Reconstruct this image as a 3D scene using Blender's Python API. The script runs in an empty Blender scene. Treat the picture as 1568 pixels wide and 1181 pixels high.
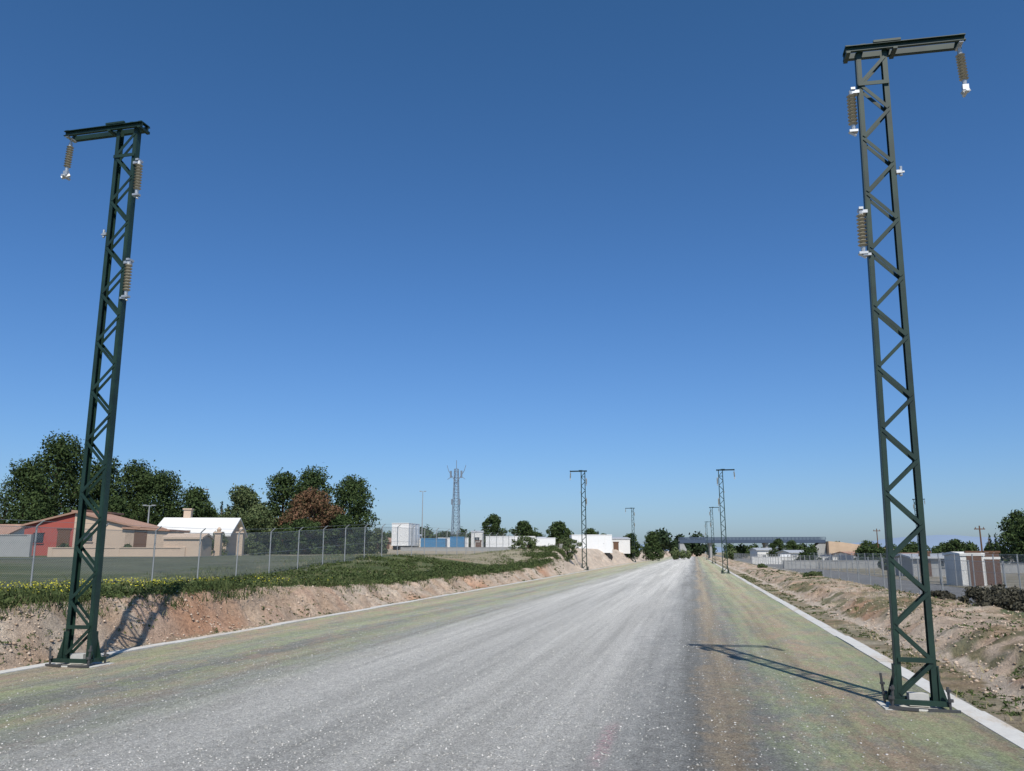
import bpy, math, random
import numpy as np
from mathutils import Vector, Matrix, noise
random.seed(5); np.random.seed(5)
rad=math.radians
scene=bpy.context.scene
COL=scene.collection

# ------------------------------------------------ coordinates
PSI=rad(12.4); SP,CP=math.sin(PSI),math.cos(PSI)
CAMZ=1.65
def P(u,v):   # metres right / metres forward of the viewpoint -> world (world Y runs along the road)
    return (u*CP-v*SP, u*SP+v*CP)
def depth(X,Y): return -X*SP+Y*CP

# ------------------------------------------------ node helpers
def new_mat(name):
    m=bpy.data.materials.new(name); m.use_nodes=True
    nt=m.node_tree; b=nt.nodes['Principled BSDF']
    return m,nt,b
def N(nt,t,**kw):
    n=nt.nodes.new(t)
    for k,v in kw.items():
        if k in n.inputs: n.inputs[k].default_value=v
        else: setattr(n,k,v)
    return n
def math_n(nt,op,a,b=None,c=None):
    n=nt.nodes.new('ShaderNodeMath'); n.operation=op
    for i,x in enumerate((a,b,c)):
        if x is None: continue
        if isinstance(x,(int,float)): n.inputs[i].default_value=x
        else: nt.links.new(x,n.inputs[i])
    return n.outputs[0]
def mix(nt,fac,a,b,bt='MIX'):
    n=nt.nodes.new('ShaderNodeMix'); n.data_type='RGBA'; n.blend_type=bt
    def s(i,x):
        if isinstance(x,(int,float)): n.inputs[i].default_value=x
        elif isinstance(x,(tuple,list)): n.inputs[i].default_value=(*x[:3],1)
        else: nt.links.new(x,n.inputs[i])
    s(0,fac); s(6,a); s(7,b)
    return n.outputs[2]
def ramp(nt,fac,stops):
    n=nt.nodes.new('ShaderNodeValToRGB'); cr=n.color_ramp
    while len(cr.elements)<len(stops): cr.elements.new(.5)
    for e,(p,c) in zip(cr.elements,stops):
        e.position=p
        e.color=(c,c,c,1) if isinstance(c,(int,float)) else (*c,1)
    nt.links.new(fac,n.inputs[0]); return n.outputs[0]
def coords(nt,scale=(1,1,1)):
    tc=nt.nodes.new('ShaderNodeTexCoord'); mp=nt.nodes.new('ShaderNodeMapping')
    mp.inputs['Scale'].default_value=scale
    nt.links.new(tc.outputs['Object'],mp.inputs[0]); return mp.outputs[0]
def noise_n(nt,vec,scale,detail=4,rough=.6):
    n=N(nt,'ShaderNodeTexNoise',Scale=scale,Detail=detail,Roughness=rough)
    nt.links.new(vec,n.inputs['Vector']); return n.outputs['Fac']
def bump(nt,b,h,strength,dist):
    n=N(nt,'ShaderNodeBump',Strength=strength,Distance=dist)
    nt.links.new(h,n.inputs['Height']); nt.links.new(n.outputs[0],b.inputs['Normal'])
def simple(name,col,rough=.7,metal=0,var=.15,scale=3,bmp=0):
    m,nt,b=new_mat(name)
    v=coords(nt); f=noise_n(nt,v,scale,5,.65)
    c=mix(nt,f,tuple(x*(1-var) for x in col),tuple(min(1,x*(1+var)) for x in col))
    nt.links.new(c,b.inputs['Base Color'])
    b.inputs['Roughness'].default_value=rough; b.inputs['Metallic'].default_value=metal
    if bmp: bump(nt,b,f,bmp,.02)
    return m

# ------------------------------------------------ mesh builder
class MB:
    def __init__(s): s.v=[];s.f=[];s.m=[]
    def add(s,vs,fs,mat=0):
        o=len(s.v); s.v+= [tuple(x) for x in vs]; s.f+=[tuple(i+o for i in f) for f in fs]; s.m+=[mat]*len(fs)
    def box(s,c,size,mat=0,rz=0):
        x,y,z=[a/2 for a in size]; cs,sn=math.cos(rz),math.sin(rz)
        vs=[]
        for dz in(-z,z):
            for dx,dy in((-x,-y),(x,-y),(x,y),(-x,y)):
                vs.append((c[0]+dx*cs-dy*sn,c[1]+dx*sn+dy*cs,c[2]+dz))
        s.add(vs,[(0,3,2,1),(4,5,6,7),(0,1,5,4),(1,2,6,5),(2,3,7,6),(3,0,4,7)],mat)
    def beam(s,p,q,w,d,mat=0,up=(0,1,0)):
        p=Vector(p);q=Vector(q);a=(q-p).normalized();u=Vector(up)
        if abs(a.dot(u))>.95:u=Vector((1,0,0))
        r=a.cross(u).normalized();u=r.cross(a).normalized()
        vs=[]
        for e in(p,q):
            for i,j in((-1,-1),(1,-1),(1,1),(-1,1)): vs.append(e+r*(i*w/2)+u*(j*d/2))
        s.add(vs,[(0,3,2,1),(4,5,6,7),(0,1,5,4),(1,2,6,5),(2,3,7,6),(3,0,4,7)],mat)
    def cyl(s,p,q,r1,r2,n=8,mat=0,cap=True):
        p=Vector(p);q=Vector(q);a=(q-p).normalized();u=Vector((0,0,1)) if abs(a.z)<.9 else Vector((1,0,0))
        r=a.cross(u).normalized();u=r.cross(a)
        vs=[]
        for e,R in((p,r1),(q,r2)):
            for i in range(n):
                t=2*math.pi*i/n; vs.append(e+(r*math.cos(t)+u*math.sin(t))*R)
        fs=[(i,(i+1)%n,n+(i+1)%n,n+i) for i in range(n)]
        if cap: fs+=[tuple(range(n-1,-1,-1)),tuple(range(n,2*n))]
        s.add(vs,fs,mat)
    def prism(s,prof,p0,axis,length,mat=0,xdir=(1,0,0),zdir=(0,0,1)):
        p0=Vector(p0);ax=Vector(axis)*length;xd=Vector(xdir);zd=Vector(zdir);n=len(prof)
        a=[p0+xd*x+zd*z for x,z in prof]; vs=a+[x+ax for x in a]
        s.add(vs,[(i,(i+1)%n,n+(i+1)%n,n+i) for i in range(n)]+[tuple(range(n-1,-1,-1)),tuple(range(n,2*n))],mat)
    def obj(s,name,mats,parent=None,loc=(0,0,0),rz=0,smooth=False):
        me=bpy.data.meshes.new(name); me.from_pydata(s.v,[],s.f)
        if not isinstance(mats,(list,tuple)): mats=[mats]
        for m in mats: me.materials.append(m)
        if len(mats)>1: me.polygons.foreach_set('material_index',s.m)
        if smooth: me.polygons.foreach_set('use_smooth',[True]*len(me.polygons))
        me.update()
        o=bpy.data.objects.new(name,me); COL.objects.link(o)
        o.location=loc;o.rotation_euler=(0,0,rz)
        if parent: o.parent=parent
        return o
def empty(name,loc=(0,0,0),rz=0,rot=None,scale=1):
    e=bpy.data.objects.new(name,None); COL.objects.link(e); e.location=loc
    e.rotation_euler=rot if rot else (0,0,rz); e.scale=(scale,)*3; e.empty_display_size=.3
    return e
def np_mesh(name,V,F,mats,midx=None):
    me=bpy.data.meshes.new(name)
    k=F.shape[1]
    me.vertices.add(len(V)); me.vertices.foreach_set('co',V.astype(np.float32).ravel())
    me.loops.add(F.size); me.loops.foreach_set('vertex_index',F.astype(np.int32).ravel())
    me.polygons.add(len(F)); me.polygons.foreach_set('loop_start',np.arange(0,F.size,k,dtype=np.int32))
    for m in mats: me.materials.append(m)
    if midx is not None: me.polygons.foreach_set('material_index',midx.astype(np.int32))
    me.update(calc_edges=True); me.validate()
    return me

# ------------------------------------------------ terrain height
def sm(a,b,x):
    t=(x-a)/(b-a); t=0 if t<0 else 1 if t>1 else t
    return t*t*(3-2*t)
def nz(x,y,z=0): return noise.noise(Vector((x,y,z)))
def edgeL(Y): return .30*nz(Y*.35,1.3)+.17*nz(Y*1.3,4.1)+.06*nz(Y*4,6.1)
def H(X,Y,rough=True):
    if -9.7<=X<=2.92: return -.02
    if X<-9.7:
        w=.95+1.8*sm(60,78,Y)
        d=-9.8-X+edgeL(Y)
        t=d/w; t=0 if t<0 else 1 if t>1 else t
        f=t*t*(3-2*t)*.6+t*.4
        zt=.82-.28*sm(15,30,Y)+.2*sm(45,62,Y)+1.30*sm(58,72,Y)
        z=zt*f-.02*(1-f)
        if rough:
            a=4*f*(1-f)
            n=noise.fractal(Vector((X*1.6,Y*1.6,z*2)),.8,2.2,5)
            z+=a*.15*n*(1+.8*sm(60,75,Y)) + (.05*n if f>.02 else .012*n)
            z-=a*.16*max(0,nz(X*.6,Y*2.3,7))
        v=depth(X,Y)
        fld=.45+.95*sm(34,60,v)+.7*sm(80,130,v)
        if rough and v<120: fld+=.06*nz(X*.4,Y*.4)
        g=sm(-13,-21,X)
        return z+(fld-z)*g
    e=.3*nz(Y*.4,9.3)+.15*nz(Y*1.4,2.1)
    f=sm(3.65+e,4.75+e,X)
    k=1-.35*sm(30,80,Y)
    z=-.04+.42*f*k-(.42*k+.1)*sm(6.4,8.0,X)
    if rough and X<9:
        n=noise.fractal(Vector((X*1.5,Y*1.5,0)),.8,2.2,5)
        z+=(.025+.40*f*(1-f)+.07*f*(1-sm(6.4,8,X)))*n
        z-=.16*f*(1-sm(5.5,6.5,X))*max(0,nz(X*.9,Y*.5,3))
    return z

# ------------------------------------------------ terrain colour (real base colours)
SOIL=np.array((.50,.365,.265)); PALE=np.array((.60,.50,.40)); ORNG=np.array((.51,.265,.155))
GRASS=np.array((.080,.105,.040)); GRASSL=np.array((.13,.15,.07)); DRY=np.array((.27,.24,.16)); ASPH=np.array((.17,.17,.17))
def C(X,Y):
    n1=nz(X*.35,Y*.35,2); n2=nz(X*1.3,Y*1.3,5); n3=nz(X*3.1,Y*3.1,8)
    v=depth(X,Y)
    if X<-9.7:
        w=.95+1.8*sm(60,78,Y)
        t=(-9.8-X+edgeL(Y))/w
        s=SOIL+(PALE-SOIL)*min(1,max(0,.5+n2*1.3))
        o=sm(.0,.35,nz(X*.5,Y*.22,11)+.1*n3-.02)
        if 14<Y<23: o=max(o,.6*sm(.0,.3,n2+.15))
        s=s+(ORNG-s)*o*(.7 if Y<60 else .1)
        if Y>55: s=s+(PALE*1.05-s)*.7*sm(55,66,Y)
        g=GRASS+(GRASSL-GRASS)*min(1,max(0,.5+n1*1.5))
        g=g+(DRY-g)*sm(.08,.45,n2+.3*n3)*.45
        if v>34:
            a=sm(-.15,.15,nz(X*.05,Y*.12,20)+.1*n2)*sm(36,44,v)*(1-sm(60,66,v))
            g=g+(ASPH-g)*a*.35
        if v>75: g=g+(DRY*1.1-g)*sm(75,100,v)*.7
        k=sm(.92,1.25,t+.35*n2+.2*n3)
        if Y>58: k=sm(1.1,1.6,t+.5*n1+.3*n2)*.55
        c=s+(g-s)*k
        if t<.05: c=c*.5+np.array((.28,.27,.18))*.5
        return c
    if X>2.92:
        e=.3*nz(Y*.4,9.3)+.15*nz(Y*1.4,2.1)
        s=SOIL+(PALE-SOIL)*min(1,max(0,.4+n2*1.3))
        s=s+(ORNG-s)*sm(.05,.4,n1+.3*n3)*.5
        g=np.array((.15,.165,.085))
        k=sm(-.05,.35,n2*.6+n1*.7+.5*n3)*.8
        if X<3.6+e: k=max(k,.65)*(.8+.6*n3)
        elif X<3.9+e: k=0; s=PALE
        if X>6.3: k=min(1,k+.25)
        c=s+(g-s)*min(1,max(0,k))
        if 9.2<X<13.2: c=ASPH*1.3
        elif X>13.2:
            c=DRY+(np.array((.42,.37,.29))-DRY)*sm(-.2,.3,n1)
        return c
    return np.array((.45,.43,.38)) if Y<318 else SOIL

def steps(a,b,s0,g):
    r=[a];s=s0
    while r[-1]<b: r.append(r[-1]+s); s*=g
    return r
xs=[-6000,-3500,-2000,-1200,-800,-500,-350,-250,-180,-140,-110,-90,-75,-65,-57,-50,-45,-41,-37,-34,-31,-28.5]
xs+=list(np.arange(-26.5,-13,.6))+list(np.arange(-13,-12,.2))+list(np.arange(-12,-9.72,.075))+[-9.7,-9.5,-6,-3,0,2.6,2.92]
xs+=list(np.arange(3.0,7.0,.09))+list(np.arange(7.0,9.0,.25))+[9.15,9.25,10,11,12,13.15,13.25,14.5,16,18,21,25,30,37,45,55,70,90,120,160,220,320,500,800,1300,2200,3800,6500]
ys=[-40,-25,-15,-8,-3,0]+list(np.arange(1.5,7,.35))+list(np.arange(7,32,.09))+steps(32.1,120,.12,1.012)
ys+=steps(ys[-1]+1.5,7000,1.8,1.08)
V=[];Cc=[]
for y in ys:
    for x in xs:
        V.append((x,y,H(x,y))); Cc.append(C(x,y))
V=np.array(V);Cc=np.array(Cc)
nx,ny=len(xs),len(ys)
i=np.arange(ny-1)[:,None]*nx+np.arange(nx-1)[None,:]; i=i.ravel()
F=np.stack([i,i+1,i+1+nx,i+nx],1)
mt,nt,b=new_mat('terrain_mat')
at=nt.nodes.new('ShaderNodeAttribute');at.attribute_name='gcol'
v=coords(nt); fn=noise_n(nt,v,9,8,.75); fn2=noise_n(nt,v,.7,5,.6); fn3=noise_n(nt,v,45,3,.7)
c=mix(nt,1,at.outputs['Color'],ramp(nt,fn,[(.25,.5),(.5,1.0),(.75,1.3)]),'MULTIPLY')
c=mix(nt,1,c,ramp(nt,fn2,[(.3,.8),(.7,1.15)]),'MULTIPLY')
c=mix(nt,1,c,ramp(nt,fn3,[(.3,.75),(.7,1.2)]),'MULTIPLY')
nt.links.new(c,b.inputs['Base Color']); b.inputs['Roughness'].default_value=.95; b.inputs['Specular IOR Level'].default_value=.15
bump(nt,b,math_n(nt,'ADD',fn,math_n(nt,'MULTIPLY',fn3,.35)),1.0,.10)
me=np_mesh('ground',V,F,[mt])
ca=me.color_attributes.new('gcol','FLOAT_COLOR','POINT')
ca.data.foreach_set('color',np.hstack([np.clip(Cc,0,1),np.ones((len(Cc),1))]).astype(np.float32).ravel())
me.polygons.foreach_set('use_smooth',[True]*len(me.polygons))
g=bpy.data.objects.new('ground',me);COL.objects.link(g)

# ------------------------------------------------ gravel road
mr,nt,b=new_mat('gravel_road_mat')
tc=nt.nodes.new('ShaderNodeTexCoord'); sx=nt.nodes.new('ShaderNodeSeparateXYZ'); nt.links.new(tc.outputs['Object'],sx.inputs[0])
v1=coords(nt,(1,.14,1)); v2=coords(nt,(1,.018,1)); v0=coords(nt)
w1=noise_n(nt,v1,1.1,6,.65); w2=noise_n(nt,v0,3.0,7,.8)
pos=math_n(nt,'MULTIPLY',math_n(nt,'ADD',sx.outputs[0],9.5),1/12.2)
pos=math_n(nt,'ADD',pos,math_n(nt,'MULTIPLY',math_n(nt,'SUBTRACT',w1,.5),.11))
pos=math_n(nt,'ADD',pos,math_n(nt,'MULTIPLY',math_n(nt,'SUBTRACT',w2,.5),.10))
LG=(.68,.66,.605)
base=ramp(nt,pos,[(0,(.45,.43,.30)),(.05,(.54,.44,.32)),(.11,(.44,.46,.31)),(.19,(.41,.41,.36)),(.235,(.48,.50,.36)),(.29,(.46,.46,.41)),(.37,LG),(.50,(.60,.585,.54)),(.58,LG),(.675,(.66,.64,.59)),
  (.73,(.44,.435,.41)),(.77,(.31,.31,.29)),(.80,(.48,.39,.28)),(.825,(.32,.32,.295)),(.86,(.42,.46,.30)),(.91,(.54,.43,.30)),(.95,(.45,.46,.30)),(1,(.40,.43,.27))])
sh=math_n(nt,'ADD',ramp(nt,pos,[(.20,1.0),(.36,0.0)]),ramp(nt,pos,[(.79,0.0),(.86,1.0)]))
pa=ramp(nt,noise_n(nt,coords(nt,(1,.35,1)),1.5,9,.82),[(.49,0.0),(.56,1.0)])
pb=ramp(nt,noise_n(nt,coords(nt,(1.3,.5,3)),1.0,9,.82),[(.48,0.0),(.57,1.0)])
pc=ramp(nt,noise_n(nt,coords(nt,(1.1,.4,7)),1.9,9,.82),[(.50,0.0),(.57,1.0)])
base=mix(nt,math_n(nt,'MULTIPLY',math_n(nt,'MULTIPLY',sh,pb),.6),base,(.62,.44,.32))
base=mix(nt,math_n(nt,'MULTIPLY',math_n(nt,'MULTIPLY',sh,pa),.6),base,(.48,.54,.29))
base=mix(nt,math_n(nt,'MULTIPLY',math_n(nt,'MULTIPLY',sh,pc),.45),base,(.34,.34,.33))
# pink marking-spray on the gravel
pm=math_n(nt,'MULTIPLY',ramp(nt,math_n(nt,'ABSOLUTE',math_n(nt,'ADD',sx.outputs[0],math_n(nt,'ADD',.78,math_n(nt,'MULTIPLY',w2,.14)))),[(.02,1.0),(.10,0.0)]),ramp(nt,math_n(nt,'ABSOLUTE',math_n(nt,'SUBTRACT',sx.outputs[1],7.7)),[(.5,1.0),(1.6,0.0)]))
pm=math_n(nt,'MULTIPLY',pm,ramp(nt,noise_n(nt,v0,14,6,.8),[(.40,0.0),(.60,1.0)]))
base=mix(nt,math_n(nt,'MULTIPLY',pm,.65),base,(.74,.42,.46))
streak=noise_n(nt,v2,5.5,4,.65); streak2=noise_n(nt,v2,1.7,2,.5)
base=mix(nt,1,base,ramp(nt,streak,[(.3,.82),(.5,1.0),(.7,1.10)]),'MULTIPLY')
base=mix(nt,1,base,ramp(nt,streak2,[(.35,.86),(.6,1.06)]),'MULTIPLY')
blot=noise_n(nt,v0,7,7,.8)
base=mix(nt,1,base,ramp(nt,blot,[(.3,.74),(.5,1.0),(.7,1.14)]),'MULTIPLY')
sp=noise_n(nt,v0,62,4,.85); sp2=noise_n(nt,v0,24,7,.95); vo=N(nt,'ShaderNodeTexVoronoi',Scale=42.0); nt.links.new(v0,vo.inputs['Vector'])
base=mix(nt,1,base,ramp(nt,sp,[(.34,.32),(.46,.95),(.66,1.3)]),'MULTIPLY')
base=mix(nt,1,base,ramp(nt,sp2,[(.38,.35),(.46,.97),(.60,1.22)]),'MULTIPLY')
base=mix(nt,.45,base,mix(nt,1,base,ramp(nt,vo.outputs['Distance'],[(0,1.45),(.6,.5)]),'MULTIPLY'))
nt.links.new(base,b.inputs['Base Color']); b.inputs['Roughness'].default_value=.95; b.inputs['Specular IOR Level'].default_value=.15
bump(nt,b,math_n(nt,'ADD',sp,math_n(nt,'ADD',sp2,math_n(nt,'MULTIPLY',blot,.8))),.9,.035)
m=MB()
yy=[-40]+list(np.arange(0,320,10))+[320]
for a,c2 in zip(yy[:-1],yy[1:]):
    m.add([(-9.42,a,0),(2.66,a,0),(2.66,c2,0),(-9.42,c2,0)],[(0,1,2,3)])
m.obj('gravel_road',mr)

# concrete edging, dusty
mc=simple('concrete_mat',(.50,.49,.455),.9,0,.38,3.5,.4)
me_,nt,b=new_mat('dusty_edging_mat')
v=coords(nt); f=noise_n(nt,v,6,7,.75); f2=noise_n(nt,coords(nt,(1,.25,1)),1.6,7,.8)
c=mix(nt,f,(.42,.41,.385),(.66,.65,.61)); c=mix(nt,ramp(nt,f2,[(.50,0.0),(.62,.8)]),c,(.44,.36,.27))
nt.links.new(c,b.inputs['Base Color']); b.inputs['Roughness'].default_value=.95; bump(nt,b,f,.5,.03)
for nm,x0,x1 in(('concrete_edging',-9.66,-9.42),('concrete_edging',2.66,2.90)):
    m=MB(); y=-38
    while y<300:
        L=1.98
        dz=random.uniform(-.010,.005)
        m.box(((x0+x1)/2+random.uniform(-.010,.010),y+L/2,-.028+dz),((x1-x0)+random.uniform(-.02,.01),L,.08),0,random.uniform(-.004,.004)); y+=2
    m.obj(nm,me_)

# scattered stones
def stones(name,n,xf,yf,s0,s1,mat,zf=lambda x,y:0):
    Vs=[];Fs=[]
    oc=np.array([(1,0,0),(-1,0,0),(0,1,0),(0,-1,0),(0,0,1),(0,0,-1)],float)
    of=np.array([(0,2,4),(2,1,4),(1,3,4),(3,0,4),(2,0,5),(1,2,5),(3,1,5),(0,3,5)])
    for k in range(n):
        x,y=xf(),yf(); s=random.uniform(s0,s1)*random.uniform(.5,1)
        R=np.array(Matrix.Rotation(random.uniform(0,6.28),3,'Z')@Matrix.Rotation(random.uniform(-.5,.5),3,'X'))
        p=oc*np.random.uniform(.6,1.2,(6,1))*np.array([s,s*.8,s*.55]); p=p@R.T
        Vs.append(p+np.array([x,y,zf(x,y)+s*.15])); Fs.append(of+6*k)
    me=np_mesh(name,np.vstack(Vs),np.vstack(Fs),[mat]); o=bpy.data.objects.new(name,me);COL.objects.link(o)
def isl_mat(name,c1,c2,rough=.9,trans=0):
    m,nt,b=new_mat(name)
    ge=nt.nodes.new('ShaderNodeNewGeometry')
    f=noise_n(nt,coords(nt),.8,3,.6)
    r=math_n(nt,'ADD',math_n(nt,'MULTIPLY',ge.outputs['Random Per Island'],.7),math_n(nt,'MULTIPLY',math_n(nt,'SUBTRACT',f,.35),.8))
    nt.links.new(ramp(nt,r,[(.05,c1),(.95,c2)]),b.inputs['Base Color']); b.inputs['Roughness'].default_value=rough
    b.inputs['Specular IOR Level'].default_value=.2
    return m
mst=isl_mat('stone_mat',(.34,.33,.30),(.70,.68,.63))
mst2=isl_mat('clod_mat',(.32,.23,.16),(.60,.49,.39))
stones('loose_gravel',16000,lambda:random.triangular(-9.3,2.6,-3),lambda:5.5+24*random.random()**2,.006,.020,mst)
stones('bank_stones',3200,lambda:random.uniform(-11,-9.7),lambda:8+40*random.random()**1.5,.015,.065,mst2,lambda x,y:H(x,y))
stones('verge_stones',3200,lambda:random.uniform(3.4,6.6),lambda:7+35*random.random()**1.5,.015,.06,mst2,lambda x,y:H(x,y))

# ------------------------------------------------ masts
mg,nt,b=new_mat('green_steel_mat')
f=noise_n(nt,coords(nt),4,5,.6)
nt.links.new(ramp(nt,f,[(.3,(.005,.018,.014)),(.7,(.014,.042,.028))]),b.inputs['Base Color']); b.inputs['Roughness'].default_value=.5
mgal=simple('galvanised_mat',(.50,.51,.51),.45,.6,.15,20)
mpost=simple('fence_post_mat',(.33,.34,.34),.6,.3,.15,6)
mins=simple('insulator_mat',(.30,.27,.20),.4,0,.15,10)
mdk=simple('rod_steel_mat',(.10,.10,.10),.5,.5,.2,20)

def insulator(mb,x,y,z0,z1,n=9,r=.055,lean=0):
    L=z0-z1
    mb.cyl((x,y,z0+.05),(x,y,z0),.028,.03,8,1); mb.cyl((x+lean,y,z1),(x+lean,y,z1-.07),.03,.022,8,1)
    for k in range(n):
        a=k/n;b2=(k+.45)/n;c2=(k+1)/n
        pa=(x+lean*a,y,z0-L*a);pb=(x+lean*b2,y,z0-L*b2);pc=(x+lean*c2,y,z0-L*c2)
        mb.cyl(pa,pb,.026,r,12,0); mb.cyl(pb,pc,r,.026,12,0)
def mast(x,y,s,scale,lean=0,HT=7.9,inn=.31,out=1.08,z=0,nm='catenary_mast'):
    E=empty(nm,(x,y,z),rot=(0,lean,0),scale=scale)
    D=.047
    m=MB()
    wb,wt=.205,.178
    for sgn in(-1,1):
        m.beam((sgn*wb,0,.05),(sgn*wt,0,HT),.010,2*D)
        for yy_ in(-D,D):
            m.beam((sgn*(wb-.030),yy_,.05),(sgn*(wt-.030),yy_,HT),.050,.008)
    m.obj('legs',mg,E)
    m=MB(); n=21
    for yy_ in(-D-.009,D+.009):
        for k in range(n):
            z0=.12+k*(HT-.2)/n; z1=.12+(k+1)*(HT-.2)/n
            def w(zz): return wb+(wt-wb)*zz/HT-.03
            a=1 if k%2 else -1
            m.beam((a*w(z0),yy_,z0+.015),(-a*w(z1),yy_,z1-.015),.040,.008)
    for zz in(.5,HT-.45): m.box((0,-D-.02,zz),(.36,.012,.05)); 
    m.obj('lattice_bars',mg,E)
    m=MB()
    for yy_ in(-.068,.068):
        sg=1 if yy_>0 else -1
        m.beam((-s*inn,yy_,HT+.03),(s*out,yy_,HT+.03),.010,.07,up=(0,0,1))
        for zz in(-.006,.066): m.beam((-s*inn,yy_+sg*.022,HT+zz),(s*out,yy_+sg*.022,HT+zz),.045,.009,up=(0,0,1))
    for xx in(-inn+.03,-.1,.22,out-.04): m.box((s*xx,0,HT+.078),(.06,.20,.012))
    for xx in(-inn+.03,.27): m.box((s*xx,0,HT-.02),(.05,.24,.03))
    m.beam((s*.02,-.10,HT+.092),(s*.34,-.10,HT+.092),.04,.03,up=(0,0,1))
    m.obj('crossarm',mg,E)
    m=MB()
    X=s*(out-.05)
    m.box((X,0,HT-.02),(.05,.20,.02),1)
    m.beam((X,0,HT),(X,0,HT-.12),.03,.02,1)
    insulator(m,X,0,HT-.14,HT-.50,9,lean=s*.02)
    X2=X+s*.025
    m.beam((X2,0,HT-.56),(X2,0,HT-.63),.07,.05,1); m.beam((X2-.05,-.03,HT-.68),(X2+.05,.03,HT-.62),.035,.04,1); m.cyl((X2,-.08,HT-.66),(X2,.08,HT-.66),.022,.022,8,1)
    m.obj('hanging_insulator',[mins,mgal],E)
    for zt in(7.28,5.68):
        m=MB(); X=-s*(.27+(.0 if zt>6 else -.02))
        m.box((-s*.22,-.03,zt+.03),(.09,.09,.04),1); m.box((-s*.25,-.03,zt+.07),(.05,.12,.03),1)
        insulator(m,X,-.05,zt,zt-.42,9,.058)
        m.box((X,-.05,zt-.50),(.10,.07,.03),1); m.cyl((X-.05,-.05,zt-.5),(X+.03,-.05,zt-.56),.02,.014,6,1)
        if zt<6: m.box((-s*.21,-.05,zt-.52),(.09,.05,.03),1)
        m.obj('side_insulator',[mins,mgal],E)
    m=MB(); m.box((s*.215,-.04,6.2),(.06,.05,.04)); m.cyl((s*.24,-.04,6.15),(s*.24,-.04,6.27),.018,.018,8); m.beam((s*.2,-.04,6.2),(s*.28,-.04,6.2),.02,.02)
    m.obj('side_fitting',mgal,E)
    m=MB()
    for yy_ in(-.13,.13): m.box((0,yy_,.07),(.60,.05,.05))
    for xx in(-.26,.26):
        m.box((xx,0,.07),(.05,.21,.045)); 
        sg=1 if xx>0 else -1
        for yy_ in(-.07,.07): m.add([(sg*.21,yy_,.06),(sg*.30,yy_,.06),(sg*.21,yy_,.36),(sg*.21,yy_+.012,.06),(sg*.30,yy_+.012,.06),(sg*.21,yy_+.012,.36)],[(0,1,2),(5,4,3),(0,3,4,1),(1,4,5,2),(2,5,3,0)])
        m.box((sg*.218,0,.26),(.014,.12,.36))
    m.obj('foot_frame',mg,E)
    m=MB()
    for xx in(-.29,.29):
        for yy_ in(-.17,.17):
            lx=random.uniform(-.05,.05)
            m.cyl((xx,yy_,-.04),(xx+lx,yy_,random.uniform(.24,.38)),.014,.014,8)
            m.cyl((xx,yy_,.10),(xx,yy_,.13),.030,.030,6)
            m.cyl((xx+lx*.6,yy_,.20),(xx+lx*.6,yy_,.225),.028,.028,6)
    m.beam((-.33,-.20,.02),(-.05,-.27,.02),.03,.03);m.beam((.05,-.24,.015),(.36,-.24,.02),.03,.03)
    m.obj('anchor_bolts',mdk,E)
    m=MB(); m.box((0,.02,-.03),(.74,.48,.07)); m.box((s*.02,.05,.08),(.20,.13,.13))
    m.obj('footing',mc,E)
    return E
mast(2.28,10.08,1,1,rad(1.2),7.86)
mast(-9.06,11.07,-1,1.1,rad(-.35),7.90,.28,1.09)
mast(2.25,67.5,1,1.02); mast(-10.0,76.6,-1,1.15)
mast(2.6,125,1,1.02); mast(-10.0,140,-1,1.12)
mast(2.6,185,1,1.02)
x,y=P(49,100); mast(x,y,1,1.0)

# ------------------------------------------------ vegetation
def blades(name,pts,hs,mat,spread=.12,nb=5,width=.012,zoff=-.02):
    pts=np.array(pts);hs=np.array(hs);n=len(pts)
    P0=np.repeat(pts,nb,0);h=np.repeat(hs,nb)*np.random.uniform(.45,1.1,n*nb)
    k=n*nb
    off=np.random.normal(0,spread,(k,2)); P0=P0.copy(); P0[:,:2]+=off; P0[:,2]+=zoff
    a=np.random.uniform(0,2*np.pi,k); w=width*np.random.uniform(.6,1.4,k)*(1+h)
    d=np.stack([np.cos(a)*w,np.sin(a)*w,np.zeros(k)],1)
    tip=P0.copy(); le=np.random.normal(0,.45,(k,2))*h[:,None]; tip[:,:2]+=le; tip[:,2]+=h
    V=np.stack([P0-d,P0+d,tip],1).reshape(-1,3); F=np.arange(3*k).reshape(-1,3)
    me=np_mesh(name,V,F,[mat]); o=bpy.data.objects.new(name,me);COL.objects.link(o)
def cover(name,pts,rs,mat,nl=16,ls=.04):
    pts=np.array(pts);rs=np.array(rs);n=len(pts);k=n*nl
    c=np.repeat(pts,nl,0);r=np.repeat(rs,nl)
    d=np.random.normal(size=(k,3)); d/=np.linalg.norm(d,axis=1)[:,None]; d[:,2]=abs(d[:,2])
    p=c+d*(r*np.random.uniform(.5,1,k))[:,None]*np.array([1.25,1.25,.9]); p[:,2]-=.02
    nn=d+.7*np.random.normal(size=(k,3)); nn/=np.linalg.norm(nn,axis=1)[:,None]
    t=np.cross(nn,np.random.normal(size=(k,3))); t/=np.linalg.norm(t,axis=1)[:,None]; b_=np.cross(nn,t)
    s=(ls*np.random.uniform(.5,1.3,k)*(1+c[:,1]/60))[:,None]
    V=np.stack([p-t*s,p-b_*s*.45,p+t*s,p+b_*s*.45],1).reshape(-1,3)
    me=np_mesh(name,V,np.arange(4*k).reshape(-1,4),[mat]); o=bpy.data.objects.new(name,me);COL.objects.link(o)
mgr=isl_mat('grass_mat',(.05,.075,.022),(.15,.175,.07))
mgd=isl_mat('weed_mat',(.025,.045,.014),(.105,.125,.045))
mcv=isl_mat('ground_cover_mat',(.022,.043,.012),(.105,.130,.045))
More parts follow.
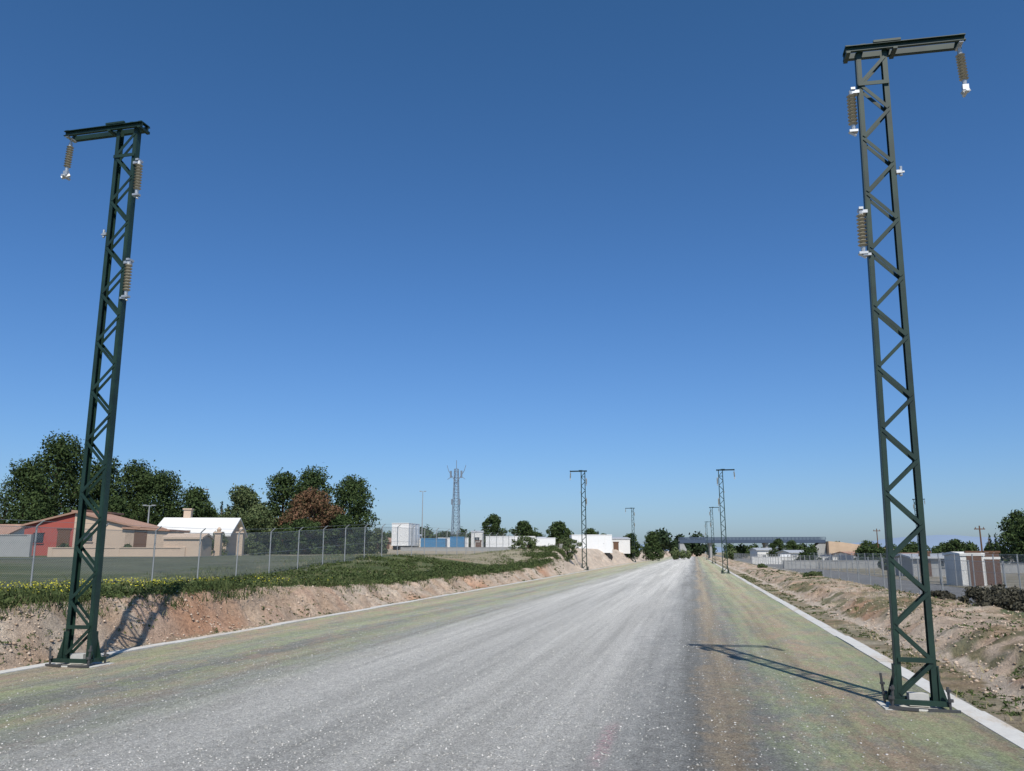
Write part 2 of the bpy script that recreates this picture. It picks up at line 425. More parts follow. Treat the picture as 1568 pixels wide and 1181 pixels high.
mdry=isl_mat('dry_grass_mat',(.2,.17,.09),(.42,.36,.2))
myl=isl_mat('yellow_flower_mat',(.55,.50,.03),(.70,.64,.08))
pts=[];rs=[]
for _ in range(9500):
    Y=7+66*random.random()**1.6; X=-10.75+edgeL(Y)*.6-abs(random.gauss(0,1.3))
    q=nz(X*.8,Y*.5,4)+.35*nz(X*3,Y*3)
    if q<-.14: continue
    pts.append((X,Y,H(X,Y))); rs.append(random.uniform(.05,.14)*max(.45,1+1.6*q)*(1.1+Y/80))
cover('bank_weeds',pts,rs,mcv,15,.032)
pts=[];rs=[]
for _ in range(9000):
    Y=5+50*random.random()**1.4; X=random.uniform(-21,-11.8)
    q=nz(X*.5,Y*.35,44)+.3*nz(X*2,Y*2)
    if q<-.15: continue
    pts.append((X,Y,H(X,Y))); rs.append(random.uniform(.05,.12)*max(.5,1+1.3*q)*(1.1+Y/80))
cover('field_ground_cover',pts,rs,mcv,12,.036)
pts=[];hs=[]
for _ in range(8000):
    Y=7+68*random.random()**1.7; X=-10.45+edgeL(Y)*.6-abs(random.gauss(0,.9))
    if nz(X*.8,Y*.5,4)<-.20+.2*nz(X*3,Y*3): continue
    pts.append((X,Y,H(X,Y))); hs.append(random.uniform(.05,.25)*max(.3,1+1.6*nz(X*.9,Y*.7,9)))
blades('bank_grass',pts,hs,mgd,.10,5,.008)
pts=[];hs=[]
for _ in range(16000):
    Y=4+66*random.random()**1.4; X=random.uniform(-26,-11.4)
    if nz(X*.6,Y*.4,5)<-.2: continue
    pts.append((X,Y,H(X,Y))); hs.append(random.uniform(.04,.15)*max(.3,1+1.6*nz(X*.5,Y*.3,19)))
blades('grass',pts,hs,mgr,.16,5,.012)
pts=[];hs=[]
for _ in range(4200):
    Y=4+60*random.random()**1.4; X=random.uniform(-24,-10.4)
    if nz(X*.6,Y*.4,77)<.03: continue
    pts.append((X,Y,H(X,Y))); hs.append(random.uniform(.08,.28))
blades('dry_grass',pts,hs,mdry,.14,4,.006)
pts=[];hs=[]
for _ in range(5200):
    Y=8+17*random.random(); X=random.uniform(-18.5,-11.0)
    if nz(X*.9,Y*.6,14)+.16-(Y-10)*.022<random.uniform(-.1,.1): continue
    pts.append((X,Y,H(X,Y)+random.uniform(.10,.25))); hs.append(.024)
blades('yellow_wildflowers',pts,hs,myl,.08,1,.016,0)
pts=[];rs=[]
for _ in range(4600):
    Y=7+60*random.random()**1.6; s=random.random()
    X=random.uniform(2.95,3.7) if s<.4 else random.uniform(3.9,7.9)
    if s>=.4 and nz(X*.7,Y*.45,24)<.06: continue
    if s<.4 and nz(X*.7,Y*.6,34)<-.1: continue
    pts.append((X,Y,H(X,Y))); rs.append(random.uniform(.02,.055) if s<.4 else random.uniform(.03,.12))
cover('verge_weeds',pts,rs,mcv,12,.024)
pts=[];hs=[]
for _ in range(3200):
    Y=7+60*random.random()**1.5; X=random.uniform(2.95,8)
    if nz(X*.7,Y*.45,44)<.0: continue
    pts.append((X,Y,H(X,Y))); hs.append(random.uniform(.04,.16))
blades('dry_grass',pts,hs,mdry,.08,5,.006)
pts=[];rs=[]
for _ in range(1300):
    Y=7+60*random.random()**1.6; X=random.uniform(-10.3,-9.70)
    if nz(X,Y*.5,64)<0.05: continue
    pts.append((X,Y,H(X,Y))); rs.append(random.uniform(.02,.07))
cover('kerb_weeds',pts,rs,mcv,10,.022)

# ------------------------------------------------ trees
mbark=simple('bark_mat',(.12,.085,.06),.9,0,.3,6,.4)
mpine=isl_mat('pine_foliage_mat',(.015,.032,.010),(.072,.104,.034))
moliv=isl_mat('light_foliage_mat',(.035,.060,.022),(.14,.165,.07))
mred=isl_mat('reddish_foliage_mat',(.05,.050,.02),(.21,.105,.065))
mcyp=isl_mat('cypress_foliage_mat',(.010,.022,.010),(.038,.060,.025))
mscr=isl_mat('scrub_foliage_mat',(.03,.03,.02),(.12,.11,.08))
def tree(name,u,v,top,w,mat,kind='pine',cb=.25,nl=5000,ls=.22,base=None,d=None):
    X,Y=P(u,v); zb=H(X,Y,False)-.05 if base is None else base
    ht=top-zb; d=d or w
    E=empty(name,(X,Y,zb))
    m=MB(); tr=max(.06,ht*.022)
    if kind=='shrub': tr*=.5
    top_t=Vector((random.uniform(-.04,.04)*ht,random.uniform(-.04,.04)*ht,ht*.8))
    mid=Vector((top_t.x*.3,top_t.y*.3,ht*.4))
    m.cyl((0,0,0),mid,tr*1.2,tr*.8,8); m.cyl(mid,top_t,tr*.8,tr*.25,8)
    cl=[]
    nc={'pine':46,'round':40,'cypress':18,'shrub':18,'open':26}[kind]
    ch=ht*(1-cb)
    for k in range(nc):
        q=(k+.5)/nc
        zz=ht*cb+ch*q*.93
        if kind=='cypress': pr=.5*w*(1-q)**.5*.35; r=w*.45*(1-q*.75)
        else:
            prof=math.sin(math.pi*min(1,(.12+.88*q)**.8))**.6 if kind!='pine' else math.sin(math.pi*(.22+.76*q)**.95)**.65
            pr=.5*prof*random.uniform(.4,1.08)
            r=random.uniform(.09,.20)*(w+ch)*.5*(1.0 if kind!='open' else .8)
        a=k*2.399+random.uniform(-.5,.5)
        c0=Vector((math.cos(a)*pr*(w-r*.9 if kind!='cypress' else 1),math.sin(a)*pr*(d-r*.9 if kind!='cypress' else 1),zz-r*.25))
        if kind=='cypress': c0.z=zz
        cl.append((c0,r))
        if kind!='cypress' and k%2==0:
            st=Vector((top_t.x*.5,top_t.y*.5,max(ht*.15,zz-ch*.22))); m.cyl(st,c0,tr*.38,tr*.1,5,0,False)
    m.obj('trunk',mbark,E,smooth=True)
    wts=np.array([r*r for _,r in cl]);wts/=wts.sum()
    idx=np.random.choice(len(cl),nl,p=wts)
    cen=np.array([tuple(c) for c,_ in cl])[idx]; rr=np.array([r for _,r in cl])[idx]
    dr=np.random.normal(size=(nl,3)); dr/=np.linalg.norm(dr,axis=1)[:,None]
    R=rr*(.35+.65*np.random.uniform(0,1,nl)**.45)*(1+.30*np.random.normal(size=nl)*(np.random.rand(nl)<.3))
    sq=np.array([1,1,.72 if kind!='cypress' else 1.6])
    p=cen+dr*R[:,None]*sq
    nrm=dr+.7*np.random.normal(size=(nl,3)); nrm/=np.linalg.norm(nrm,axis=1)[:,None]
    t=np.cross(nrm,np.random.normal(size=(nl,3))); t/=np.linalg.norm(t,axis=1)[:,None]; bt=np.cross(nrm,t)
    s=ls*np.random.uniform(.5,1.2,nl)[:,None]
    V=np.stack([p-t*s*.7,p-bt*s*.35,p+t*s*.7,p+bt*s*.35+nrm*s*.15],1).reshape(-1,3)
    V[:,2]=np.maximum(V[:,2],.02)
    F=np.arange(4*nl).reshape(-1,4)
    me=np_mesh('foliage',V,F,[mat]); o=bpy.data.objects.new('foliage',me);COL.objects.link(o);o.parent=E
    return E
# left group
tree('pine_tree',-44.4,80,13.5,7.8,mpine,'pine',.05,20000,.23)
tree('pine_tree',-48.0,81,11.0,5.0,mpine,'pine',.05,9000,.23)
tree('pine_tree',-41.0,82,11.2,5.2,mpine,'pine',.05,11000,.23)
tree('pine_tree',-39.6,86,11.4,5.2,mpine,'pine',.05,11000,.23)
tree('pine_tree',-36.6,85,10.1,7.0,mpine,'pine',.05,14000,.23)
tree('pine_tree',-33.3,86,8.5,5.6,mpine,'pine',.03,10000,.23)
tree('olive_tree',-38.6,80,7.2,4.4,mpine,'round',.05,6000,.22)
tree('olive_tree',-47.5,84,6.8,6,mpine,'round',.05,7000,.22)
tree('olive_tree',-42.5,86,7.0,6,mpine,'round',.05,7000,.22)
tree('bare_tree',-50.3,82,8.8,5.0,mscr,'open',.3,900,.12)
for u,t in((-31.0,7.4),(-30.3,7.0),(-29.6,6.4)): tree('cypress_tree',u,88,t,.9,mcyp,'cypress',.05,1800,.16)
# middle group
tree('ash_tree',-28.0,86,8.7,5.8,moliv,'round',.05,12000,.22)
tree('pine_tree',-25.6,92,10.9,4.8,mpine,'pine',.08,10000,.23)
tree('pine_tree',-22.2,91,11.2,7.0,mpine,'pine',.05,15000,.23)
tree('pine_tree',-17.6,90,10.1,5.8,mpine,'pine',.03,13000,.23)
tree('plum_tree',-20.3,83,8.0,7.4,mred,'round',.05,14000,.20)
tree('ash_tree',-24.6,80,6.2,5.8,moliv,'round',.03,12000,.20)
tree('ash_tree',-20.0,79,4.9,5.6,mpine,'round',.02,9000,.20)
tree('ash_tree',-16.6,82,5.4,4.0,mpine,'round',.02,8000,.20)
tree('olive_tree',-14.2,88,4.2,2.2,moliv,'round',.1,2500,.20)
# garden shrubs by the houses and gate
for u,v,t,w in((-31.2,58,2.3,1.3),(-27.0,58.5,2.2,1.0),(-22.0,62,3.2,2.0),(-18.6,61,2.4,1.6),(-36.5,60,3.0,2.2)):
    tree('garden_shrub',u,v,t,w,moliv,'shrub',.03,2200,.11)
# centre
for u,v,t,w in((-3.0,130,7.6,3.8),(1.8,132,6.6,4.0),(7.3,130,6.4,4.2),(12.8,135,5.5,3.6),(-6.5,140,5.2,3.2),(4.5,150,5.2,3.5),(16.5,150,5,3),(-19,140,5.6,3.5),(-12,150,5.4,4),(-9,150,5.0,4),(20,140,4.9,3.4)):
    tree('pine_tree',u,v,t,w,mpine,'pine',.3 if t>6 else .15,4200,.26)
tree('pine_tree',27.0,160,5.8,4,mpine,'pine',.1,3600,.3)
tree('pine_tree',24.0,175,5.0,4,mpine,'pine',.1,3200,.3)
# right
for u,v,t,w in((56,175,4.6,4.5),(60.5,180,4.2,4),(64,150,3.9,4.8),(66.5,152,3.3,3.6),(72,150,3.1,3.4),(64,120,3.6,4.0),(52,120,2.6,2.6),(58,122,2.9,3.2),(50,118,2.6,3),(43,120,2.3,2.6),(46,104,2.0,2.4),(35,100,1.6,2.2),(38,84,1.5,2.0)):
    tree('pine_tree',u,v,t,w,mpine,'round',.08,3600,.26)
tree('pine_tree',46.6,75,4.9,3.4,mpine,'round',.12,7000,.2)
tree('pine_tree',49,80,5.8,4.4,mpine,'round',.12,7000,.2)
for u,t in((57.5,4.2),(58.2,4.0)): tree('cypress_tree',u,100,t,.7,mcyp,'cypress',.05,1200,.16)
# scrub at the right-hand fence
for X,Y,t,w in((7.5,21.5,.85,2.1),(7.6,23.4,.95,2.2),(7.5,25.4,.8,2.0),(7.8,19.6,.90,2.0),(7.2,27.6,.6,1.4),(7.0,22.3,.65,1.2)):
    tree('scrub_bush',X*CP+Y*SP,depth(X,Y),t-.1,w,mscr,'shrub',.02,6500,.06)
for X,Y,t,w in((-11.0,73,2.7,1.6),(-12.6,84,3.1,2.6),(-13,112,3.4,3.4),(-14,70,2.9,2),(-15.5,76,3.2,3),(6.2,48,.6,1.0),(6.0,80,.6,1.0)):
    tree('scrub_bush',X*CP+Y*SP,depth(X,Y),t,w,moliv,'shrub',.02,1800,.12)
def far_trees(name,u0,u1,v,h0,h1,n,mat,nl=260):
    Vs=[]
    for k in range(n):
        u=random.uniform(u0,u1);vv=v*random.uniform(.95,1.1);X,Y=P(u,vv);zb=H(X,Y,False)
        h=random.uniform(h0,h1);w=h*random.uniform(.5,1.0)
        d=np.random.normal(size=(nl,3));d/=np.linalg.norm(d,axis=1)[:,None]
        r=np.random.uniform(.3,1,nl)**.5
        p=d*r[:,None]*np.array([w/2,w/2,h/2])+np.array([X,Y,zb+h*.5])
        p+=np.random.normal(0,h*.04,(nl,3)); p[:,2]=np.maximum(p[:,2],zb)
        t=np.random.normal(size=(nl,3));t/=np.linalg.norm(t,axis=1)[:,None];q=np.cross(t,d);s=h*.11
        Vs.append(np.stack([p-t*s,p-q*s*.6,p+t*s,p+q*s*.6],1).reshape(-1,3))
    V=np.vstack(Vs);me=np_mesh(name,V,np.arange(len(V)).reshape(-1,4),[mat]);o=bpy.data.objects.new(name,me);COL.objects.link(o)
far_trees('distant_trees',58,74,330,5.5,9.5,16,mcyp)
far_trees('distant_trees',-45,20,260,4,6.6,50,mpine)
far_trees('distant_trees',-70,-20,200,4.5,7,24,mpine)
far_trees('distant_trees',90,330,420,4,7.5,70,mpine)
far_trees('distant_trees',60,140,230,2.5,4.5,30,mpine)
far_trees('distant_trees',34,70,190,1.6,2.8,12,moliv)
far_trees('distant_trees',-180,-55,150,5,8,40,mpine)

# ------------------------------------------------ fences
def fence(name,X,y0,y1,sp,ht,arm,cell,wire,plinth=False):
    E=empty(name,(X,0,0)); m=MB(); y=y0
    while y<=y1:
        z=H(X,y,False); lx=random.uniform(-.03,.03)
        m.cyl((0,y,z-.1),(lx,y,z+ht),.030,.030,6)
        if arm: m.cyl((lx,y,z+ht),(.22,y,z+ht+.18),.026,.024,6)
        y+=sp
    m.obj('posts',mpost,E)
    m=MB()
    L=ht
    n=int((y1-y0+L)/cell)
    for k in range(n):
        for sg in(1,-1):
            ya=y0+k*cell-L if sg==1 else y0+k*cell
            yb=ya+L*sg
            a,c=(ya,yb)
            if min(a,c)<y0 or max(a,c)>y1: continue
            za,zc=H(X,a,False),H(X,c,False)
            w=wire
            m.add([(0.002*sg,a-w,za),(0.002*sg,a+w,za),(0.002*sg,c+w,zc+L),(0.002*sg,c-w,zc+L)],[(0,1,2,3)])
    y=y0
    while y<y1:
        z=H(X,y,False);z2=H(X,y+sp,False)
        for hh in(.05,ht*.5,ht-.03): m.beam((0,y,z+hh),(0,y+sp,z2+hh),.012,.012)
        if arm: m.beam((.2,y,z+ht+.16),(.2,y+sp,z2+ht+.16),.010,.010)
        y+=sp
    m.obj('wire_mesh',mwire,E)
    if plinth:
        m=MB(); m.box((0,(y0+y1)/2,-.14),(.14,y1-y0,.28)); m.obj('plinth',mc,E)
mwire=simple('wire_mat',(.33,.34,.34),.5,.3,.1,3)
fence('chain_link_fence',-20.5,10.6,95,3,2.0,True,.075,.0050)
fence('chain_link_fence',8.15,13,190,3,1.55,False,.085,.0055,True)

# ------------------------------------------------ buildings
mwh=simple('white_wall_mat',(.66,.65,.62),.8,0,.12,1.2)
mbe=simple('beige_wall_mat',(.52,.40,.30),.85,0,.1,1.2)
mre=simple('red_wall_mat',(.36,.08,.06),.8,0,.12,1.2)
mgw=simple('grey_block_mat',(.33,.33,.32),.9,0,.15,2)
mgl=simple('window_glass_mat',(.03,.04,.05),.15,0,.2,2)
mbr=simple('brown_wood_mat',(.12,.06,.03),.6,0,.2,5)
mblu=simple('blue_container_mat',(.05,.19,.36),.5,0,.15,2)
mmet=simple('sheet_roof_mat',(.45,.46,.47),.5,.2,.15,2)
def tile_mat():
    m,nt,b=new_mat('clay_tile_mat'); v=coords(nt)
    w=N(nt,'ShaderNodeTexWave',Scale=4.0,Distortion=.3); nt.links.new(v,w.inputs['Vector'])
    f=noise_n(nt,v,3,5,.7)
    c=mix(nt,f,(.38,.19,.12),(.55,.37,.28)); c=mix(nt,1,c,ramp(nt,w.outputs['Fac'],[(0,.65),(1,1.1)]),'MULTIPLY')
    nt.links.new(c,b.inputs['Base Color']);b.inputs['Roughness'].default_value=.9; bump(nt,b,w.outputs['Fac'],.6,.05); return m
mti=tile_mat()
def house(name,u,v,w,d,h,rh,wall,roof,rot=0,ridge='x',wins=(),door=None,over=.3,z=None,chim=None):
    X,Y=P(u,v); z=H(X,Y,False)-.05 if z is None else z
    E=empty(name,(X,Y,z),rz=PSI+rot)
    m=MB()
    if ridge=='x':
        m.prism([(-d/2,0),(d/2,0),(d/2,h),(0,h+rh),(-d/2,h)],(-w/2,0,0),(1,0,0),w,0,(0,1,0))
    else:
        m.prism([(-w/2,0),(w/2,0),(w/2,h),(0,h+rh),(-w/2,h)],(0,-d/2,0),(0,1,0),d,0,(1,0,0))
    m.obj('walls',wall,E)
    m=MB(); th=.14; o=over
    if ridge=='x':
        sl=rh/(d/2)
        m.prism([(-d/2-o,h-o*sl+.01),(0,h+rh+.01),(d/2+o,h-o*sl+.01),(d/2+o,h-o*sl+th),(0,h+rh+th),(-d/2-o,h-o*sl+th)],(-w/2-o,0,0),(1,0,0),w+2*o,0,(0,1,0))
    else:
        sl=rh/(w/2)
        m.prism([(-w/2-o,h-o*sl+.01),(0,h+rh+.01),(w/2+o,h-o*sl+.01),(w/2+o,h-o*sl+th),(0,h+rh+th),(-w/2-o,h-o*sl+th)],(0,-d/2-o,0),(0,1,0),d+2*o,0,(1,0,0))
    m.obj('roof',roof,E)
    m=MB()
    for x,zc,ww,wh in wins:
        m.box((x,-d/2-.01,zc),(ww,.06,wh),0); 
        for dx in(-ww/2,ww/2): m.box((x+dx,-d/2-.03,zc),(.05,.10,wh+.05),1)
        for dz in(-wh/2-.04,wh/2+.04): m.box((x,-d/2-.032,zc+dz),(ww+.14,.11,.06),1)
        m.box((x,-d/2-.045,zc),(.04,.03,wh),1)
    if wins: m.obj('windows',[mgl,wall],E)
    if door:
        m=MB(); m.box((door,-d/2-.012,.9),(.85,.07,1.8)); m.box((door,-d/2-.03,1.86),(1.0,.1,.1)); m.obj('door',mbr,E)
    if chim:
        m=MB(); cx,cy,cz=chim; m.box((cx,cy,cz-.6),(.55,.55,1.6)); m.box((cx,cy,cz+.26),(.7,.7,.1)); m.obj('chimney',wall,E)
    return E
def lean_house(name,u,v,w,d,hl,hr,wall,roof,wins=(),door=None,z=None):
    X,Y=P(u,v); z=H(X,Y,False)-.05 if z is None else z
    E=empty(name,(X,Y,z),rz=PSI)
    m=MB(); m.prism([(-w/2,0),(w/2,0),(w/2,hr),(-w/2,hl)],(0,-d/2,0),(0,1,0),d); m.obj('walls',wall,E)
    m=MB(); s=(hr-hl)/w; o=.2; m.prism([(-w/2-o,hl-o*s+.01),(w/2+o,hr+o*s+.01),(w/2+o,hr+o*s+.14),(-w/2-o,hl-o*s+.14)],(0,-d/2-o,0),(0,1,0),d+2*o); m.obj('roof',roof,E)
    m=MB()
    for x,zc,ww,wh in wins:
        m.box((x,-d/2-.01,zc),(ww,.06,wh),0)
        for dz in(-wh/2-.04,wh/2+.04): m.box((x,-d/2-.03,zc+dz),(ww+.14,.1,.06),1)
    if wins: m.obj('windows',[mgl,wall],E)
    if door: m=MB(); m.box((door,-d/2-.012,.95),(.9,.07,1.9)); m.box((door,-d/2-.03,1.95),(1.05,.1,.1)); m.obj('door',mbr,E)
# farmhouse group on the left: mono-pitch and low gabled roofs
lean_house('red_house',-33.3,63,4.0,6,2.15,3.15,mre,mti,((-.9,1.3,.7,.7),),.9)
lean_house('beige_house',-28.9,61.5,4.6,5,3.05,1.95,mbe,mti,((-1.2,1.35,.6,.6),))
house('white_house',-24.7,66,5.2,6,1.6,1.25,mbe,mwh,.12,'x',((1.4,1.1,.8,.7),),-.6,over=.35,chim=(-1.2,.2,3.4))
lean_house('beige_annex',-26.0,60.5,3.0,3,1.9,1.75,mbe,mti,(),-.4)
house('far_white_house',-43,68,6,5,1.6,.8,mwh,mti,0,'x',((1,1.1,.8,.8),),-1)
house('garden_shed',-22.6,58,2.6,2,1.2,.25,mbe,mbe,0,'x',(),None,over=.1)
def wall(name,u0,v0,u1,v1,h,mat,th=.2,z=None):
    X0,Y0=P(u0,v0);X1,Y1=P(u1,v1);L=math.hypot(X1-X0,Y1-Y0);a=math.atan2(Y1-Y0,X1-X0)
    zz=H((X0+X1)/2,(Y0+Y1)/2,False) if z is None else z
    m=MB(); m.box((0,0,h/2-.1),(L,th,h+.2)); m.box((0,0,h+.03),(L+.06,th+.08,.06))
    n=max(1,int(L/4))
    for k in range(n+1): m.box((-L/2+k*L/n,0,h/2),(.3,th+.06,h+.14))
    return m.obj(name,mat,None,((X0+X1)/2,(Y0+Y1)/2,zz),a)
wall('garden_wall',-48,57,-32.5,56,1.4,mgw); wall('garden_wall',-31,56,-22.5,57,.55,mbe)
for u in(-21.2,-19.6):
    X,Y=P(u,60);z=H(X,Y,False); m=MB(); m.box((0,0,.75),(.42,.42,1.7));m.box((0,0,1.64),(.58,.58,.1));m.cyl((0,0,1.69),(0,0,1.85),.1,.17,10);m.cyl((0,0,1.85),(0,0,2.02),.17,.05,10)
    m.obj('gate_pillar',mbe,None,(X,Y,z),PSI)
mtyre=simple('tyre_mat',(.02,.02,.02),.9); mpaint=simple('white_paint_mat',(.74,.74,.73),.4,0,.06); mdark=simple('dark_paint_mat',(.06,.07,.09),.35,0,.1)
# centre: industrial yard with parked trailers
def trailer(u,v,L,z,rot=0,hh=2.5):
    X,Y=P(u,v);E=empty('semi_trailer',(X,Y,z),rz=PSI+rot)
    m=MB();m.box((0,0,1.15+hh/2),(L,2.4,hh));m.box((0,0,1.1),(L+.04,2.46,.12));m.box((0,0,1.18+hh),(L+.04,2.46,.1))
    n=int(L/.9)
    for k in range(n+1): m.box((-L/2+.05+k*(L-.1)/n,-1.215,1.15+hh/2),(.05,.04,hh-.1))
    m.obj('body',mpaint,E)
    m=MB();m.box((0,0,.95),(L*.95,.9,.16));m.box((-L*.3,0,.5),(.12,1.6,.9))
    for x in(L*.22,L*.22+1.1,L*.22+2.2):
        if x+.5<L/2+.3:
            for s in(-1,1): m.cyl((x,s*.85,.48),(x,s*1.15,.48),.48,.48,14)
    m.obj('chassis',mtyre,E)
trailer(-.2,112,6.6,.4,0,2.1); trailer(4.0,118,4.0,.4,.1,2.0); trailer(10.6,112,5.4,.5,.05,2.2); trailer(-8.8,124,4.5,.5,.1,2.0)
house('warehouse',6.0,138,6.5,8,2.3,.3,mgw,mmet,0,'x',((-2,1.5,.8,.6),(1,1.5,.8,.6)),3,over=.1,z=1.4)
house('warehouse',16.0,140,6.6,8,2.3,.3,mwh,mmet,0,'x',((-1,1.5,.8,.6),),1,over=.1,z=1.4)
house('small_shed',-5.0,120,1.7,2.5,3.0,.15,mwh,mmet,0,'x',((0,2,.7,.6),),.2,over=.06,z=1.4)
house('farm_building',-18.6,130,2.6,5,1.7,.5,mbe,mti,0,'x',((.6,1.1,.6,.6),),-.6,z=1.5)
wall('concrete_wall',-14,106,7,106,.6,mgw,z=1.6)
def container(name,u,v,L,mat,z,rot=0):
    X,Y=P(u,v); m=MB(); h=2.4
    m.box((0,0,h/2+.1),(L,2.3,h-.1))
    n=int(L/.4)
    for k in range(n): m.box((-L/2+.2+k*(L-.4)/max(1,n-1),-1.17,h/2+.1),(.14,.06,h-.35))
    for sx_ in(-1,1):
        for sy in(-1,1): m.box((sx_*(L/2-.06),sy*1.12,h/2+.1),(.16,.16,h))
    for zz in(.12,h+.06): m.box((0,0,zz),(L+.02,2.36,.14))
    m.obj(name,mat,None,(X,Y,z),PSI+rot)
container('shipping_container',-11.0,117,3.4,mblu,1.0); container('shipping_container',-7.6,116,1.9,mblu,1.2)
container('shipping_container',-13.2,119,1.6,mwh,1.0)
def truck(u,v,rot,z):
    X,Y=P(u,v);E=empty('box_truck',(X,Y,z),rz=PSI+rot)
    m=MB();m.box((-.8,0,2.4),(5.2,2.4,2.9));m.box((-.8,0,3.9),(5.3,2.46,.08));m.box((-.8,0,.93),(5.3,2.46,.1)); 
    for k in range(3): m.box((-.8-1.7+k*1.7,-1.215,2.4),(.05,.03,2.8))
    m.box((-3.42,0,2.4),(.05,.06,2.7)); 
    m.obj('cargo_box',mpaint,E)
    m=MB();m.prism([(1.9,.6),(3.6,.6),(3.65,1.6),(3.3,2.5),(1.9,2.6)],(0,-1.1,0),(0,1,0),2.2,0);m.obj('cab',mpaint,E)
    m=MB();m.prism([(2.3,1.6),(3.4,1.6),(3.2,2.3),(2.3,2.3)],(0,-1.12,0),(0,1,0),2.24,0);m.box((3.55,0,1.95),(.16,1.9,.55));m.obj('windows',mgl,E)
    m=MB();m.box((.2,0,.75),(6.4,.9,.2))
    for x in(-2.4,-1.4,2.7):
        for s in(-1,1): m.cyl((x,s*.8,.48),(x,s*1.12,.48),.48,.48,16)
    m.obj('wheels',mtyre,E)
truck(-14.6,116,rad(80),1.6)
def car(u,v,rot,mat,z):
    X,Y=P(u,v);E=empty('parked_car',(X,Y,z),rz=PSI+rot)
    m=MB();m.prism([(-2.1,.3),(2.1,.3),(2.15,.6),(2.0,.85),(1.2,.95),(.55,1.42),(-1.0,1.46),(-1.8,1.0),(-2.1,.9)],(0,-.85,0),(0,1,0),1.7,0);m.obj('body',mat,E)
    m=MB();m.prism([(1.05,.97),(.5,1.36),(-.95,1.38),(-1.6,1.0)],(0,-.86,0),(0,1,0),1.72,0);m.obj('windows',mgl,E)
    m=MB()
    for x in(-1.3,1.35):
        for s in(-1,1): m.cyl((x,s*.65,.31),(x,s*.88,.31),.31,.31,16)
    m.obj('wheels',mtyre,E)
for u,v,mm_ in((46,140,mpaint),(49,130,mdark),(54,128,mpaint),(42,105,mdark)): car(u,v,rad(70),mm_,-.2)
# right side
house('white_shed',24.9,46,1.35,1.4,1.65,.08,mwh,mwh,.1,'x',(),.1,over=.06,z=-.2)
house('white_shed',26.6,47,.9,1.2,1.45,.06,mwh,mwh,.1,'x',(),.02,over=.05,z=-.2)
house('garage',31.5,64,3.0,3,1.4,.2,mgw,mmet,0,'x',((.8,1.0,.6,.4),),-.6,z=-.2)
for u,v,w,h,wm,rm in((62,150,6,1.4,mwh,mti),(56,165,4.5,1.7,mwh,mmet),(82,150,8,1.3,mbe,mmet),(70,112,4,1.3,mbe,mmet),(62,200,8,2.3,mwh,mmet),(54,112,3.4,1.2,mwh,mti)):
    house('farm_building',u,v,w,6,h,.45,wm,rm,random.uniform(-.2,.2),'x',((w*.2,.9,.7,.5),(-w*.3,.9,.7,.5)),None,z=-.25)
wall('concrete_wall',32,70,62,76,.8,mgw,z=-.2); wall('concrete_wall',30,92,70,98,.9,mgw,z=-.2)
wall('concrete_wall',36,125,62,132,1.1,mwh,z=-.2)
fence('chain_link_fence',13.6,28,130,3,1.7,False,.11,.006)
# bridge
mbd=simple('bridge_steel_mat',(.06,.085,.13),.5,.2,.1,1)
X,Y=P(66.5,232);E=empty('road_bridge',(X,Y,-.2),rz=PSI-rad(8))
m=MB();m.box((0,0,5.0),(39,6,.35));m.obj('deck',mgw,E)
m=MB()
for yy_ in(-3.05,3.05):
    m.box((0,yy_,4.75),(39,.16,.85))
    for k in range(40): m.box((-19.4+k,yy_,5.5),(.10,.08,.7))
    for zz in(5.35,5.6,5.85): m.box((0,yy_,zz),(39,.1,.10))
m.obj('girders_and_railings',mbd,E)
m=MB()
for x in(-11,4):
    for yy_ in(-2,2): m.cyl((x,yy_,0),(x,yy_,4.2),.45,.4,10)
    m.box((x,0,4.1),(1,5.4,.4))
m.prism([(12.5,0),(19.5,0),(19.5,4.3),(18,4.3)],(0,-2.9,0),(0,1,0),5.8); m.prism([(-19.5,0),(-16.5,0),(-18.5,4.3),(-19.5,4.3)],(0,-2.9,0),(0,1,0),5.8)
m.obj('piers_and_abutments',mgw,E)
msoil=simple('earth_mat',(.50,.37,.26),.95,0,.3,.6,.5)
m=MB();m.prism([(0,0),(34,0),(20,2.2),(3,4.6),(0,4.8)],(0,-5,0),(0,1,0),10);X,Y=P(86,229);m.obj('approach_embankment',msoil,None,(X,Y,-.3),PSI-rad(8))
# telecom tower
X,Y=P(-10.2,150);E=empty('telecom_tower',(X,Y,1.6));m=MB();HT=15.0
for k in range(14):
    z0,z1=k*HT/14,(k+1)*HT/14; w0=.75-.45*z0/HT; w1=.75-.45*z1/HT
    cs=((-1,-1),(1,-1),(1,1),(-1,1))
    for i_ in range(4):
        a=cs[i_];b_=cs[(i_+1)%4]
        m.beam((a[0]*w0,a[1]*w0,z0),(a[0]*w1,a[1]*w1,z1),.09,.09)
        m.beam((a[0]*w0,a[1]*w0,z0),(b_[0]*w1,b_[1]*w1,z1),.045,.045); m.beam((b_[0]*w0,b_[1]*w0,z0),(a[0]*w1,a[1]*w1,z1),.045,.045)
        m.beam((a[0]*w1,a[1]*w1,z1),(b_[0]*w1,b_[1]*w1,z1),.05,.05)
mtw=simple('painted_tower_mat',(.16,.20,.25),.6,0,.2,2)
m.obj('lattice',mtw,E)
m=MB()
for sg in(-1,1):
    m.beam((0,0,HT-2.6),(sg*1.5,0,HT-.3),.10,.10); m.beam((sg*.8,0,HT-1.3),(sg*1.7,0,HT-1.9),.08,.08); m.beam((sg*1.5,0,HT-.3),(sg*1.8,0,HT+.7),.08,.08); m.box((sg*1.0,-.2,HT-1.0),(.3,.2,1.3)); m.box((sg*.7,-.2,HT-6),(.3,.2,1.0))
m.beam((0,0,HT),(0,0,HT+1.6),.09,.09)
